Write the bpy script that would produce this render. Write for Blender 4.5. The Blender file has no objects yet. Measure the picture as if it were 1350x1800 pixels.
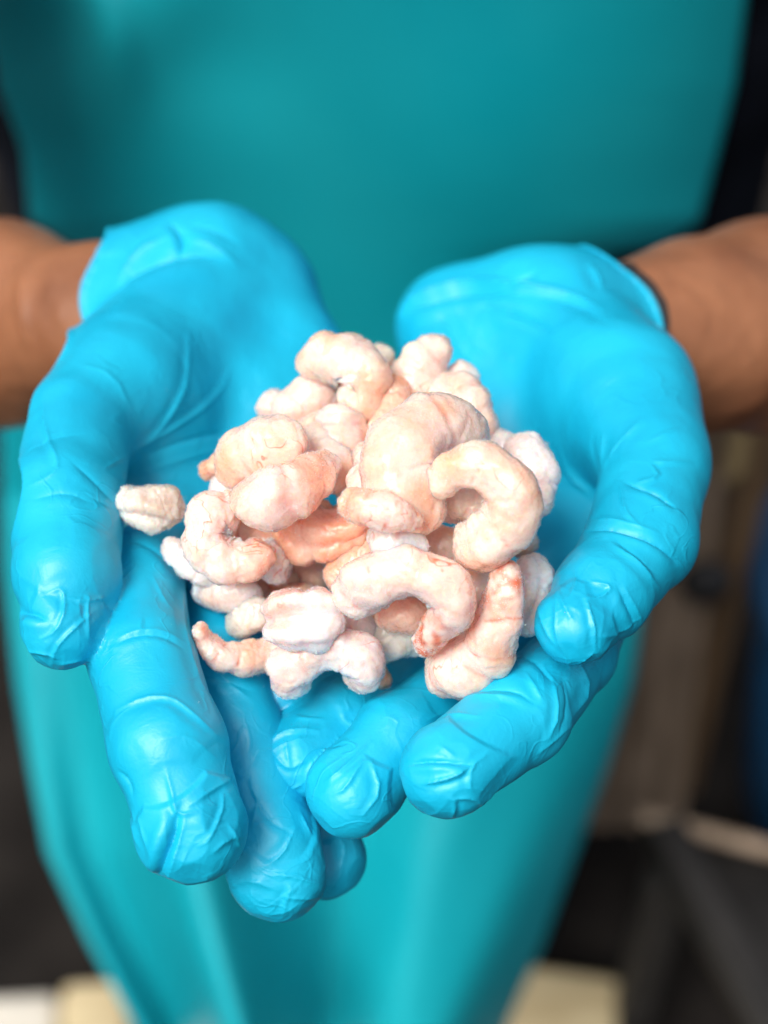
import bpy, math, random, time
import numpy as np
from mathutils import Matrix, Vector
T0 = time.time()
R = math.radians
scene = bpy.context.scene
col = scene.collection

# ---------------------------------------------------------------- camera, sky, sun, exposure
PITCH = 48.0
CAM = np.array([0.0, -0.70, 1.67])
cd = bpy.data.cameras.new('camera')
cam = bpy.data.objects.new('camera', cd); col.objects.link(cam)
cam.location = CAM.tolist(); cam.rotation_euler = (R(90 - PITCH), 0, 0)
cd.sensor_fit = 'HORIZONTAL'; cd.sensor_width = 24.0; cd.lens = 50.0
cd.clip_start = 0.02; cd.clip_end = 500
cd.dof.use_dof = True; cd.dof.focus_distance = 0.350; cd.dof.aperture_fstop = 6.0
scene.camera = cam

SUN_EL, SUN_AZ = 57.0, 222.0          # azimuth measured like a compass from +Y, clockwise
w = bpy.data.worlds.new('World'); scene.world = w; w.use_nodes = True
nt = w.node_tree; nt.nodes.clear()
sky = nt.nodes.new('ShaderNodeTexSky'); sky.sky_type = 'NISHITA'; sky.sun_disc = False
sky.sun_elevation = R(SUN_EL); sky.sun_rotation = R(SUN_AZ)
sky.dust_density = 6.0; sky.air_density = 1.0; sky.ozone_density = 1.0
hs = nt.nodes.new('ShaderNodeHueSaturation'); hs.inputs['Saturation'].default_value = 0.45
bg = nt.nodes.new('ShaderNodeBackground'); bg.inputs['Strength'].default_value = 0.09
wo = nt.nodes.new('ShaderNodeOutputWorld')
nt.links.new(sky.outputs[0], hs.inputs['Color']); nt.links.new(hs.outputs[0], bg.inputs[0]); nt.links.new(bg.outputs[0], wo.inputs[0])
sl = bpy.data.lights.new('sun', 'SUN'); sl.energy = 2.3; sl.angle = R(30); sl.color = (1.0, 0.95, 0.88)
so = bpy.data.objects.new('sun', sl); col.objects.link(so)
az = R(SUN_AZ); el = R(SUN_EL)
sdir = Vector((math.sin(az) * math.cos(el), math.cos(az) * math.cos(el), math.sin(el)))
so.rotation_euler = sdir.to_track_quat('Z', 'Y').to_euler()
scene.view_settings.view_transform = 'Standard'; scene.view_settings.look = 'None'
scene.view_settings.exposure = 0.42; scene.view_settings.gamma = 1.0
scene.cycles.use_denoising = True
scene.cycles.max_bounces = 10; scene.cycles.diffuse_bounces = 6

# ---------------------------------------------------------------- geometry helpers
# measured positions: (x, y) on the 1350 px wide photograph and the distance d in mm from the lens
K = 24.0 / 50.0 / 1350.0
cp, sp_ = math.cos(R(90 - PITCH)), math.sin(R(90 - PITCH))
RC = np.array([[1, 0, 0], [0, cp, -sp_], [0, sp_, cp]])
def cs(px, py, d):                                   # lens space, mm
    return np.array([(px - 675) * K * d, -(py - 900) * K * d, -d], float)
def to_world(p):
    return (np.asarray(p, float) * 0.001) @ RC.T + CAM
def at_depth(px, py, d): return to_world(cs(px, py, d * 1000.0))
def on_plane(px, py, axis, val):                     # the point of the line of sight on a world plane
    r = RC @ np.array([(px - 675) * K, -(py - 900) * K, -1.0])
    return CAM + r * ((val - CAM[axis]) / r[axis])

rng = np.random.RandomState(7)
_perm = rng.permutation(256).astype(np.int64); _perm = np.concatenate([_perm, _perm, _perm])
_g = rng.normal(size=(256, 3)); _g /= np.linalg.norm(_g, axis=1)[:, None]; _g = _g.astype(np.float32)
def noise3(P):
    P = np.asarray(P, np.float32); i = np.floor(P).astype(np.int64); f = P - i; i &= 255
    u = f * f * f * (f * (f * 6 - 15) + 10); out = 0
    for a in (0, 1):
        for b in (0, 1):
            for c in (0, 1):
                h = _perm[_perm[_perm[i[:, 0] + a] + i[:, 1] + b] + i[:, 2] + c]
                g = _g[h]; dd = f - np.array([a, b, c], np.float32)
                n = (g * dd).sum(1)
                wgt = (u[:, 0] if a else 1 - u[:, 0]) * (u[:, 1] if b else 1 - u[:, 1]) * (u[:, 2] if c else 1 - u[:, 2])
                out = out + n * wgt
    return out * 1.6
def smooth01(x, a, b):
    t = np.clip((x - a) / (b - a), 0, 1); return t * t * (3 - 2 * t)

def mesh_from(name, V, F, smooth=True):
    me = bpy.data.meshes.new(name)
    V = np.asarray(V, np.float32); F = np.asarray(F, np.int32); n = F.shape[1]
    me.vertices.add(len(V)); me.vertices.foreach_set('co', V.ravel())
    me.loops.add(F.size); me.loops.foreach_set('vertex_index', F.ravel())
    me.polygons.add(len(F)); me.polygons.foreach_set('loop_start', np.arange(0, F.size, n, dtype=np.int32))
    me.update(calc_edges=True); me.validate()
    if smooth: me.polygons.foreach_set('use_smooth', np.ones(len(me.polygons), bool))
    return me
def vnormals(me):
    a = np.empty(len(me.vertices) * 3, np.float32); me.vertices.foreach_get('normal', a); return a.reshape(-1, 3)
def vco(me):
    a = np.empty(len(me.vertices) * 3, np.float32); me.vertices.foreach_get('co', a); return a.reshape(-1, 3)
def subdivide(me, levels=1):
    o = bpy.data.objects.new('tmp', me); col.objects.link(o)
    m = o.modifiers.new('s', 'SUBSURF'); m.levels = levels; m.render_levels = levels
    dg = bpy.context.evaluated_depsgraph_get(); dg.update()
    r = bpy.data.meshes.new_from_object(o.evaluated_get(dg))
    bpy.data.objects.remove(o); bpy.data.meshes.remove(me)
    r.polygons.foreach_set('use_smooth', np.ones(len(r.polygons), bool))
    return r
def tag(o, label=None, cat=None, group=None, kind=None):
    if label: o['label'] = label
    if cat: o['category'] = cat
    if group: o['group'] = group
    if kind: o['kind'] = kind
    return o
def link(name, me, mat, parent=None, origin=None):
    if origin is not None:
        me.transform(Matrix.Translation(-Vector(origin)))
    o = bpy.data.objects.new(name, me); col.objects.link(o)
    if origin is not None: o.location = Vector(origin)
    if mat: me.materials.clear(); me.materials.append(mat)
    if parent is not None:
        o.parent = parent
        o.location = Vector(o.location) - Vector(parent.location)
    return o

def seg(P, a, b, ra, rb):
    ba = (b - a).astype(np.float32); L = float(ba @ ba) + 1e-9
    pa = P - a.astype(np.float32)
    h = np.clip((pa @ ba) / L, 0, 1)
    q = pa - h[..., None] * ba
    return np.sqrt((q * q).sum(-1)) - (ra + (rb - ra) * h)
def smin(a, b, k):
    if k <= 0: return np.minimum(a, b)
    h = np.clip(k - np.abs(a - b), 0, None) / k
    return np.minimum(a, b) - h * h * k * 0.25
class Grid:
    def __init__(s, lo, hi, h):
        s.h = h; s.lo = np.array(lo, np.float32)
        s.n = [int(math.ceil((hi[i] - lo[i]) / h)) + 1 for i in range(3)]
        s.ax = [lo[i] + h * np.arange(s.n[i], dtype=np.float32) for i in range(3)]
    def empty(s, v=30.0): return np.full(s.n, v, np.float32)
    def block(s, lo, hi):
        sl = []
        for i in range(3):
            a = max(0, int((lo[i] - s.lo[i]) / s.h)); b = min(s.n[i], int((hi[i] - s.lo[i]) / s.h) + 2)
            sl.append(slice(a, max(a, b)))
        P = np.stack(np.meshgrid(*[s.ax[i][sl[i]] for i in range(3)], indexing='ij'), -1)
        return tuple(sl), P
    def add(s, F, a, b, ra, rb, k, margin=14.0):
        m = max(ra, rb) + margin
        sl, P = s.block(np.minimum(a, b) - m, np.maximum(a, b) + m)
        if P.size: F[sl] = smin(F[sl], seg(P, a, b, ra, rb), k)
def surface_nets(F, G):
    S = F < 0
    c = np.zeros([n - 1 for n in F.shape], np.uint8)
    nx, ny, nz = c.shape
    for a in (0, 1):
        for b in (0, 1):
            for d in (0, 1): c += S[a:a + nx, b:b + ny, d:d + nz]
    I = np.argwhere((c > 0) & (c < 8)); idx = np.full(c.shape, -1, np.int32); idx[tuple(I.T)] = np.arange(len(I))
    acc = np.zeros((len(I), 3), np.float32); cnt = np.zeros(len(I), np.float32)
    cor = [np.array(v) for v in ((0,0,0),(1,0,0),(0,1,0),(1,1,0),(0,0,1),(1,0,1),(0,1,1),(1,1,1))]
    for i in range(8):
        for j in range(i + 1, 8):
            if np.abs(cor[i] - cor[j]).sum() != 1: continue
            f0 = F[tuple((I + cor[i]).T)]; f1 = F[tuple((I + cor[j]).T)]
            m = (f0 < 0) != (f1 < 0)
            t = f0[m] / (f0[m] - f1[m])
            acc[m] += cor[i] + t[:, None] * (cor[j] - cor[i]); cnt[m] += 1
    V = (I + acc / cnt[:, None]) * G.h + G.lo
    faces = []
    for ax in range(3):
        s0 = [slice(1, -1)] * 3; s1 = [slice(1, -1)] * 3
        s0[ax] = slice(0, -1); s1[ax] = slice(1, None)
        A = S[tuple(s0)]; B = S[tuple(s1)]
        E = np.argwhere(A != B); flip = A[tuple(E.T)]
        off = np.array([1, 1, 1]); off[ax] = 0; E = E + off
        u, v = (ax + 1) % 3, (ax + 2) % 3
        eu = np.zeros(3, int); eu[u] = 1; ev = np.zeros(3, int); ev[v] = 1
        q = np.stack([idx[tuple((E - eu - ev).T)], idx[tuple((E - ev).T)], idx[tuple(E.T)], idx[tuple((E - eu).T)]], 1)
        q[~flip] = q[~flip][:, ::-1]
        faces.append(q[(q >= 0).all(1)])
    return V, np.concatenate(faces)

# ---------------------------------------------------------------- materials
def mat(name, base, rough=0.5, **kw):
    m = bpy.data.materials.new(name); m.use_nodes = True
    b = m.node_tree.nodes['Principled BSDF']
    b.inputs['Base Color'].default_value = (*base, 1); b.inputs['Roughness'].default_value = rough
    for k, v in kw.items(): b.inputs[k.replace('_', ' ')].default_value = v
    return m, m.node_tree, b
def N(nt, t, **kw):
    n = nt.nodes.new(t)
    for k, v in kw.items():
        if hasattr(n, k): setattr(n, k, v)
        else: n.inputs[k.replace('_', ' ')].default_value = v
    return n
def ramp(nt, fac, stops):
    r = nt.nodes.new('ShaderNodeValToRGB'); e = r.color_ramp.elements
    while len(e) < len(stops): e.new(0.5)
    for i, (p, c) in enumerate(stops): e[i].position = p; e[i].color = (*c, 1)
    nt.links.new(fac, r.inputs[0]); return r
def coord(nt, scale=1.0):
    t = nt.nodes.new('ShaderNodeNewGeometry'); return t.outputs['Position']

# nitrile glove
M_GLOVE, nt, b = mat('blue_nitrile', (0.0, 0.47, 0.72), 0.34, Subsurface_Weight=0.0, Specular_IOR_Level=0.5)
g = coord(nt)
n1 = N(nt, 'ShaderNodeTexNoise', Scale=35.0, Detail=3.0); nt.links.new(g, n1.inputs['Vector'])
r1 = ramp(nt, n1.outputs[0], [(0.3, (0.003, 0.40, 0.64)), (0.7, (0.006, 0.50, 0.75))]); nt.links.new(r1.outputs[0], b.inputs['Base Color'])
r2 = ramp(nt, n1.outputs[0], [(0.3, (0.38,) * 3), (0.75, (0.52,) * 3)]); nt.links.new(r2.outputs[0], b.inputs['Roughness'])
n2 = N(nt, 'ShaderNodeTexNoise', Scale=1500.0, Detail=2.0); nt.links.new(g, n2.inputs['Vector'])
n3 = N(nt, 'ShaderNodeTexNoise', Scale=170.0, Detail=2.0, Distortion=1.5); nt.links.new(g, n3.inputs['Vector'])
bp1 = N(nt, 'ShaderNodeBump', Strength=0.12, Distance=0.0003); nt.links.new(n2.outputs[0], bp1.inputs['Height'])
bp2 = N(nt, 'ShaderNodeBump', Strength=0.15, Distance=0.0010); nt.links.new(n3.outputs[0], bp2.inputs['Height'])
n4 = N(nt, 'ShaderNodeTexNoise', Scale=85.0, Detail=1.5, Distortion=0.8); nt.links.new(g, n4.inputs['Vector'])
r4 = ramp(nt, n4.outputs[0], [(0.465, (0,) * 3), (0.5, (1,) * 3), (0.535, (0,) * 3)])
n5 = N(nt, 'ShaderNodeTexNoise', Scale=45.0, Detail=1.0); nt.links.new(g, n5.inputs['Vector'])
r5 = ramp(nt, n5.outputs[0], [(0.48, (0,) * 3), (0.62, (1,) * 3)])
m4 = N(nt, 'ShaderNodeMath', operation='MULTIPLY'); nt.links.new(r4.outputs[0], m4.inputs[0]); nt.links.new(r5.outputs[0], m4.inputs[1])
bp3 = N(nt, 'ShaderNodeBump', Strength=0.24, Distance=0.0006); nt.links.new(m4.outputs[0], bp3.inputs['Height'])
nt.links.new(bp1.outputs[0], bp2.inputs['Normal']); nt.links.new(bp2.outputs[0], bp3.inputs['Normal']); nt.links.new(bp3.outputs[0], b.inputs['Normal'])

# frozen shrimp flesh
def shrimp_mat(name, lo, hi, red):
    m, nt, b = mat(name, hi, 0.42, Subsurface_Weight=0.9, Subsurface_Scale=0.0065, Specular_IOR_Level=0.5, Coat_Weight=0.35, Coat_Roughness=0.22)
    b.inputs['Subsurface Radius'].default_value = (1.0, 0.42, 0.22)
    g = nt.nodes.new('ShaderNodeTexCoord').outputs['Object']
    oi = nt.nodes.new('ShaderNodeObjectInfo')
    add = N(nt, 'ShaderNodeVectorMath', operation='ADD'); nt.links.new(g, add.inputs[0])
    mul = N(nt, 'ShaderNodeVectorMath', operation='SCALE'); mul.inputs['Scale'].default_value = 7.0
    cx = nt.nodes.new('ShaderNodeCombineXYZ'); nt.links.new(oi.outputs['Random'], cx.inputs[0]); nt.links.new(oi.outputs['Random'], cx.inputs[1])
    nt.links.new(cx.outputs[0], mul.inputs[0]); nt.links.new(mul.outputs[0], add.inputs[1]); v = add.outputs[0]
    a = N(nt, 'ShaderNodeTexNoise', Scale=75.0, Detail=5.0); nt.links.new(v, a.inputs['Vector'])
    base = ramp(nt, a.outputs[0], [(0.34, tuple(0.90 * x + 0.06 * y for x, y in zip(hi, (0.9, 0.9, 1.1)))), (0.47, hi), (0.66, lo)])
    # thin red-orange veins: bands where a distorted noise passes through its middle
    vn = N(nt, 'ShaderNodeTexNoise', Scale=95.0, Detail=2.0, Distortion=1.2); nt.links.new(v, vn.inputs['Vector'])
    vr = ramp(nt, vn.outputs[0], [(0.486, (0,) * 3), (0.5, (1,) * 3), (0.514, (0,) * 3)])
    vm = N(nt, 'ShaderNodeTexNoise', Scale=60.0, Detail=1.0); nt.links.new(v, vm.inputs['Vector'])
    vmr = ramp(nt, vm.outputs[0], [(0.57, (0,) * 3), (0.66, (0.8,) * 3)])
    mm = N(nt, 'ShaderNodeMath', operation='MULTIPLY'); nt.links.new(vr.outputs[0], mm.inputs[0]); nt.links.new(vmr.outputs[0], mm.inputs[1])
    at = nt.nodes.new('ShaderNodeAttribute'); at.attribute_name = 'pigment'
    ms = N(nt, 'ShaderNodeMath', operation='ADD', use_clamp=True); nt.links.new(mm.outputs[0], ms.inputs[0]); nt.links.new(at.outputs['Fac'], ms.inputs[1])
    mx = nt.nodes.new('ShaderNodeMix'); mx.data_type = 'RGBA'
    nt.links.new(ms.outputs[0], mx.inputs[0]); nt.links.new(base.outputs[0], mx.inputs[6]); mx.inputs[7].default_value = (*red, 1)
    nt.links.new(mx.outputs[2], b.inputs['Base Color'])
    f = N(nt, 'ShaderNodeTexNoise', Scale=1300.0, Detail=4.0); nt.links.new(v, f.inputs['Vector'])
    bp = N(nt, 'ShaderNodeBump', Strength=0.26, Distance=0.0005); nt.links.new(f.outputs[0], bp.inputs['Height'])
    nt.links.new(bp.outputs[0], b.inputs['Normal'])
    rr = ramp(nt, f.outputs[0], [(0.4, (0.2,) * 3), (0.65, (0.45,) * 3)]); nt.links.new(rr.outputs[0], b.inputs['Roughness'])
    return m
RED = (0.72, 0.14, 0.05)
M_SH = {
 'pink':  shrimp_mat('pink_shrimp_flesh', (0.94, 0.50, 0.36), (0.94, 0.69, 0.61), RED),
 'cream': shrimp_mat('cream_shrimp_flesh', (0.94, 0.51, 0.35), (0.94, 0.70, 0.60), RED),
 'white': shrimp_mat('white_shrimp_flesh', (0.88, 0.60, 0.53), (0.88, 0.77, 0.76), (0.75, 0.2, 0.14)),
 'grey':  shrimp_mat('greyish_shrimp_flesh', (0.62, 0.50, 0.42), (0.76, 0.69, 0.62), (0.30, 0.24, 0.2)),
 'rose_glow':  shrimp_mat('rosy_flesh_warm_glow', (0.90, 0.38, 0.24), (0.91, 0.54, 0.42), (0.75, 0.12, 0.05)),  # rosy flesh, with the warm glow between the shrimps mixed into its colour
}
M_FROST, nt, b = mat('frost_crystals', (0.93, 0.90, 0.89), 0.10, Subsurface_Weight=0.3, Subsurface_Scale=0.001)

def skin_mat(name, c1, c2):
    m, nt, b = mat(name, c1, 0.45, Subsurface_Weight=0.15, Subsurface_Scale=0.004)
    b.inputs['Subsurface Radius'].default_value = (1, 0.4, 0.2)
    g = coord(nt); a = N(nt, 'ShaderNodeTexNoise', Scale=22.0, Detail=6.0); nt.links.new(g, a.inputs['Vector'])
    r_ = ramp(nt, a.outputs[0], [(0.3, c1), (0.5, tuple(0.5 * (p + q) for p, q in zip(c1, c2))), (0.72, c2)]); nt.links.new(r_.outputs[0], b.inputs['Base Color'])
    f = N(nt, 'ShaderNodeTexNoise', Scale=260.0, Detail=3.0); nt.links.new(g, f.inputs['Vector'])
    bp = N(nt, 'ShaderNodeBump', Strength=0.3, Distance=0.0006); nt.links.new(f.outputs[0], bp.inputs['Height']); nt.links.new(bp.outputs[0], b.inputs['Normal'])
    return m
M_SKIN = skin_mat('brown_skin', (0.18, 0.066, 0.030), (0.42, 0.180, 0.088))
M_SHIRT, nt, b = mat('dark_navy_cotton', (0.006, 0.008, 0.014), 0.9)
g = coord(nt); a = N(nt, 'ShaderNodeTexNoise', Scale=900.0); nt.links.new(g, a.inputs['Vector'])
bp = N(nt, 'ShaderNodeBump', Strength=0.4, Distance=0.0006); nt.links.new(a.outputs[0], bp.inputs['Height']); nt.links.new(bp.outputs[0], b.inputs['Normal'])
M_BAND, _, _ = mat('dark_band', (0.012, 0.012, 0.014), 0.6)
M_APRON, nt, b = mat('teal_vinyl', (0.0, 0.27, 0.29), 0.28, Specular_IOR_Level=0.5, Coat_Weight=0.7, Coat_Roughness=0.32)
g = coord(nt); a = N(nt, 'ShaderNodeTexNoise', Scale=6.0, Detail=4.0); nt.links.new(g, a.inputs['Vector'])
r_ = ramp(nt, a.outputs[0], [(0.3, (0.0, 0.45, 0.55)), (0.7, (0.01, 0.55, 0.64))]); nt.links.new(r_.outputs[0], b.inputs['Base Color'])
r_ = ramp(nt, a.outputs[0], [(0.3, (0.40,) * 3), (0.7, (0.52,) * 3)]); nt.links.new(r_.outputs[0], b.inputs['Roughness'])

tr_ = nt.nodes.new('ShaderNodeBsdfTranslucent'); tr_.inputs[0].default_value = (0.15, 0.88, 0.93, 1)
mxs = nt.nodes.new('ShaderNodeMixShader'); mxs.inputs[0].default_value = 0.38
out_ = nt.nodes['Material Output']; nt.links.new(b.outputs[0], mxs.inputs[1]); nt.links.new(tr_.outputs[0], mxs.inputs[2]); nt.links.new(mxs.outputs[0], out_.inputs['Surface'])
M_SHIRT.node_tree.nodes['Principled BSDF'].inputs['Specular IOR Level'].default_value = 0.1

def wood_mat(name, c1, c2, sc=(3, 3, 40)):
    m, nt, b = mat(name, c1, 0.75)
    g = coord(nt); mp = N(nt, 'ShaderNodeMapping'); mp.inputs['Scale'].default_value = sc; nt.links.new(g, mp.inputs[0])
    a = N(nt, 'ShaderNodeTexNoise', Scale=4.0, Detail=6.0, Distortion=0.6); nt.links.new(mp.outputs[0], a.inputs['Vector'])
    r_ = ramp(nt, a.outputs[0], [(0.3, c1), (0.7, c2)]); nt.links.new(r_.outputs[0], b.inputs['Base Color'])
    bp = N(nt, 'ShaderNodeBump', Strength=0.5, Distance=0.002); nt.links.new(a.outputs[0], bp.inputs['Height']); nt.links.new(bp.outputs[0], b.inputs['Normal'])
    return m
M_WOODG = wood_mat('weathered_wood', (0.20, 0.145, 0.10), (0.40, 0.30, 0.22), (12, 12, 1.5))
M_WOODB = wood_mat('brown_wood', (0.10, 0.06, 0.03), (0.20, 0.12, 0.06), (12, 12, 1.5))
M_WOODT = wood_mat('tan_wood', (0.25, 0.17, 0.08), (0.38, 0.28, 0.14), (12, 12, 1.5))
M_CREAM = wood_mat('pale_timber', (0.46, 0.36, 0.20), (0.62, 0.52, 0.32), (2, 14, 2))
M_WHITE = wood_mat('chalky_timber', (0.58, 0.54, 0.46), (0.70, 0.66, 0.58), (2, 14, 2))
M_METAL = wood_mat('dark_steel', (0.006, 0.0055, 0.0055), (0.018, 0.016, 0.015), (6, 6, 6))
M_METAL.node_tree.nodes['Principled BSDF'].inputs['Roughness'].default_value = 0.7
M_TUB, _, _ = mat('navy_plastic', (0.001, 0.045, 0.12), 0.45)
M_GROUND, nt, b = mat('dark_wet_ground', (0.02, 0.018, 0.016), 0.9, Specular_IOR_Level=0.15)
g = coord(nt); a = N(nt, 'ShaderNodeTexNoise', Scale=9.0, Detail=8.0); nt.links.new(g, a.inputs['Vector'])
r_ = ramp(nt, a.outputs[0], [(0.35, (0.006, 0.005, 0.0045)), (0.7, (0.020, 0.017, 0.015))]); nt.links.new(r_.outputs[0], b.inputs['Base Color'])
bp = N(nt, 'ShaderNodeBump', Strength=0.6, Distance=0.01); nt.links.new(a.outputs[0], bp.inputs['Height']); nt.links.new(bp.outputs[0], b.inputs['Normal'])

# ---------------------------------------------------------------- simple solids
def box_mesh(name, x0, x1, y0, y1, z0, z1, bev=0.004, jit=0.0):
    V = [(x, y, z) for z in (z0, z1) for y in (y0, y1) for x in (x0, x1)]
    F = [(0, 2, 3, 1), (4, 5, 7, 6), (0, 1, 5, 4), (2, 6, 7, 3), (0, 4, 6, 2), (1, 3, 7, 5)]
    import bmesh
    bm = bmesh.new(); vs = [bm.verts.new(v) for v in V]
    for f in F: bm.faces.new([vs[i] for i in f])
    bmesh.ops.bevel(bm, geom=bm.edges[:], offset=bev, segments=3, affect='EDGES', profile=0.5)
    me = bpy.data.meshes.new(name); bm.to_mesh(me); bm.free()
    me.polygons.foreach_set('use_smooth', np.ones(len(me.polygons), bool))
    return me

# ---------------------------------------------------------------- ground
gz = 0.0
V = [(x, y, gz) for y in (-200, 200) for x in (-200, 200)]
ground = link('ground', mesh_from('ground', V, [(0, 1, 3, 2)], False), M_GROUND); tag(ground, kind='structure')

# ---------------------------------------------------------------- gloves
def build_glove(palm, fingers, cuff, cut, inner, strokes, tipmasks, vox=0.75):
    pts = [cs(*p[:3]) for c in palm for p in c] + [cs(*p[:3]) for f in fingers for p in f] + [cs(*p[:3]) for p in cuff]
    rad = [p[3] * K * p[2] for c in palm for p in c] + [p[3] * K * p[2] for f in fingers for p in f] + [p[3] * K * p[2] for p in cuff]
    lo = np.min([p - r for p, r in zip(pts, rad)], 0) - 3; hi = np.max([p + r for p, r in zip(pts, rad)], 0) + 3
    G = Grid(lo, hi, vox)
    FP = G.empty()
    for c in palm + [cuff]:
        for p, q in zip(c[:-1], c[1:]):
            G.add(FP, cs(*p[:3]), cs(*q[:3]), p[3] * K * p[2], q[3] * K * q[2], 12.0, 24.0)
    # cuff: cut off and hollowed
    sl, P = G.block(lo, hi)
    Fout = FP.copy()
    for f in fingers:
        FF = G.empty()
        for i, (p, q) in enumerate(zip(f[:-1], f[1:])):
            G.add(FF, cs(*p[:3]), cs(*q[:3]), p[3] * K * p[2], q[3] * K * q[2], 2.5)
        Fout = smin(Fout, smin(FP, FF, 5.0), 0.45)
    c0, cn = cut
    cn = np.array(cn, np.float32); cn /= np.linalg.norm(cn)
    pd = (P - cs(*c0).astype(np.float32)) @ cn
    pd += 2.3 * np.sin(P[..., 1] / 6.0 + 0.8) + 0.9 * np.sin(P[..., 2] / 3.7)
    Fout = np.maximum(Fout, pd)
    Fout = np.minimum(Fout, np.sqrt(FP * FP + pd * pd) - 1.05)          # rolled bead of the cuff
    FI = G.empty()
    p, q = inner
    G.add(FI, cs(*p[:3]), cs(*q[:3]), p[3] * K * p[2], q[3] * K * q[2], 0.0)
    Fout = np.maximum(Fout, -FI)
    V, Fc = surface_nets(Fout, G)
    me = subdivide(mesh_from('glove', V, Fc), 1)
    V = vco(me); Nn = vnormals(me)
    # projected position on the photograph of every vertex
    D = -V[:, 2]; PX = V[:, 0] / (K * D) + 675; PY = -V[:, 1] / (K * D) + 900
    view = -V / np.linalg.norm(V, axis=1)[:, None]
    face = smooth01((Nn * view).sum(1), -0.05, 0.35)
    disp = np.zeros(len(V), np.float32)
    # soft slackness everywhere
    disp += 0.55 * noise3(V / 19.0) + 0.16 * noise3(V / 7.0 + 31)
    # crumpled film over the ends of fingers and thumbs and at their joints
    mk = np.zeros(len(V), np.float32)
    for (mx_, my_, md, mr, ma) in tipmasks:
        c = cs(mx_, my_, md); d = np.linalg.norm(V - c, axis=1); mk = np.maximum(mk, ma * (1 - smooth01(d, mr * 0.35, mr)))
    wv = V + 2.2 * np.stack([noise3(V / 9 + 5), noise3(V / 9 + 17), noise3(V / 9 + 43)], 1)
    ridg = np.clip(1 - np.abs(noise3(wv / 13.0)) / 0.075, 0, 1) ** 1.3
    ridg2 = np.clip(1 - np.abs(noise3(wv / 8.0 + 77)) / 0.09, 0, 1) ** 1.3
    disp += mk * (0.16 * ridg + 0.08 * ridg2 + 0.35 * np.abs(noise3(V / 11.0 + 9)))
    # the film pulled into flat facets over finger ends and joints: trimmed by planes round each centre
    fr = np.random.RandomState(len(strokes))
    def near(chain):
        dm = np.full(len(V), 99.0, np.float32)
        for p, q in zip(chain[:-1], chain[1:]): dm = np.minimum(dm, seg(V, cs(*p[:3]), cs(*q[:3]), p[3] * K * p[2], q[3] * K * q[2]))
        return 1 - smooth01(np.abs(dm), 0.5, 1.8)
    fc = []
    for k, f in enumerate(fingers):
        nr = near(f)
        fc.append((f[-1], (0.6, 0.9, 0.7, 0.5, 0.5)[k], 1.0, nr)); fc.append((f[-2], 0.22, 1.0, nr))
        pass
    fc += [(cuff[0], 0.3, 1.0, 1.0), (cuff[1], 0.3, 1.0, 1.0)]
    for p, amt, sc, nr in fc:
        c = cs(*p[:3]); r = p[3] * K * p[2] * sc; qv = (V - c).astype(np.float32)
        dn = fr.normal(size=(60, 3)); dn /= np.linalg.norm(dn, axis=1)[:, None]
        sel = []
        for d0 in dn:
            if all(d0 @ e < 0.80 for e in sel): sel.append(d0)
        dn = np.array(sel); lv = r * fr.uniform(0.90, 0.97, len(dn))
        I = np.where((qv * qv).sum(1) < (1.9 * r) ** 2)[0]
        h = (qv[I] @ dn.T.astype(np.float32) - lv).max(1)
        mk2 = 1 - smooth01(np.linalg.norm(qv[I], axis=1), 1.0 * r, 1.7 * r)
        disp[I] += -np.clip(h, 0, 0.9) * mk2 * amt * (nr[I] if not np.isscalar(nr) else 1.0)
    dists = []
    for f in fingers:
        dm = np.full(len(V), 99.0, np.float32)
        for p, q in zip(f[:-1], f[1:]): dm = np.minimum(dm, seg(V, cs(*p[:3]), cs(*q[:3]), p[3] * K * p[2], q[3] * K * q[2]))
        dists.append(dm)
    second = np.sort(np.array(dists), axis=0)[1]
    calm = smooth01(second, 0.4, 3.0)
    for poly, amp, wpx in strokes:
        best = np.full(len(V), 1e9, np.float32); sgn = np.zeros(len(V), np.float32); tt = np.zeros(len(V), np.float32)
        pl = np.array(poly, float)
        # round the polyline
        for _ in range(1):
            a = pl[:-1] * 0.75 + pl[1:] * 0.25; b_ = pl[:-1] * 0.25 + pl[1:] * 0.75
            pl = np.vstack([pl[:1], np.stack([a, b_], 1).reshape(-1, 2), pl[-1:]])
        L = np.concatenate([[0], np.cumsum(np.linalg.norm(np.diff(pl, axis=0), axis=1))])
        x0, y0 = pl.min(0) - 5 * wpx; x1, y1 = pl.max(0) + 5 * wpx
        I = np.where((PX > x0) & (PX < x1) & (PY > y0) & (PY < y1) & (face > 0))[0]
        if not len(I): continue
        qx, qy = PX[I], PY[I]; bd = np.full(len(I), 1e9); bs = np.zeros(len(I)); bt = np.zeros(len(I))
        for i in range(len(pl) - 1):
            a = pl[i]; e = pl[i + 1] - a; l2 = e @ e + 1e-9
            h = np.clip(((qx - a[0]) * e[0] + (qy - a[1]) * e[1]) / l2, 0, 1)
            dx = qx - a[0] - h * e[0]; dy = qy - a[1] - h * e[1]; dd = np.hypot(dx, dy)
            m = dd < bd; bd[m] = dd[m]; bs[m] = np.sign(e[0] * dy - e[1] * dx)[m]; bt[m] = ((L[i] + h * (L[i + 1] - L[i])) / L[-1])[m]
        sd = bd * bs
        tap = np.sin(np.pi * np.clip(bt, 0.0, 1.0) * 0.94 + 0.09) ** 0.7
        prof = 1.1 * np.exp(-bd / (0.62 * wpx)) - 0.45 * np.exp(-((sd - 1.9 * wpx) / (1.5 * wpx)) ** 2)
        disp[I] += ((amp * (1.0 if abs(amp) > 1.15 or pl[:, 1].mean() < 700 else 0.55)) * tap * prof * face[I])
    disp *= calm
    V = V + Nn * disp[:, None]
    me.vertices.foreach_set('co', to_world(V).astype(np.float32).ravel()); me.update()
    return me

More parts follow.
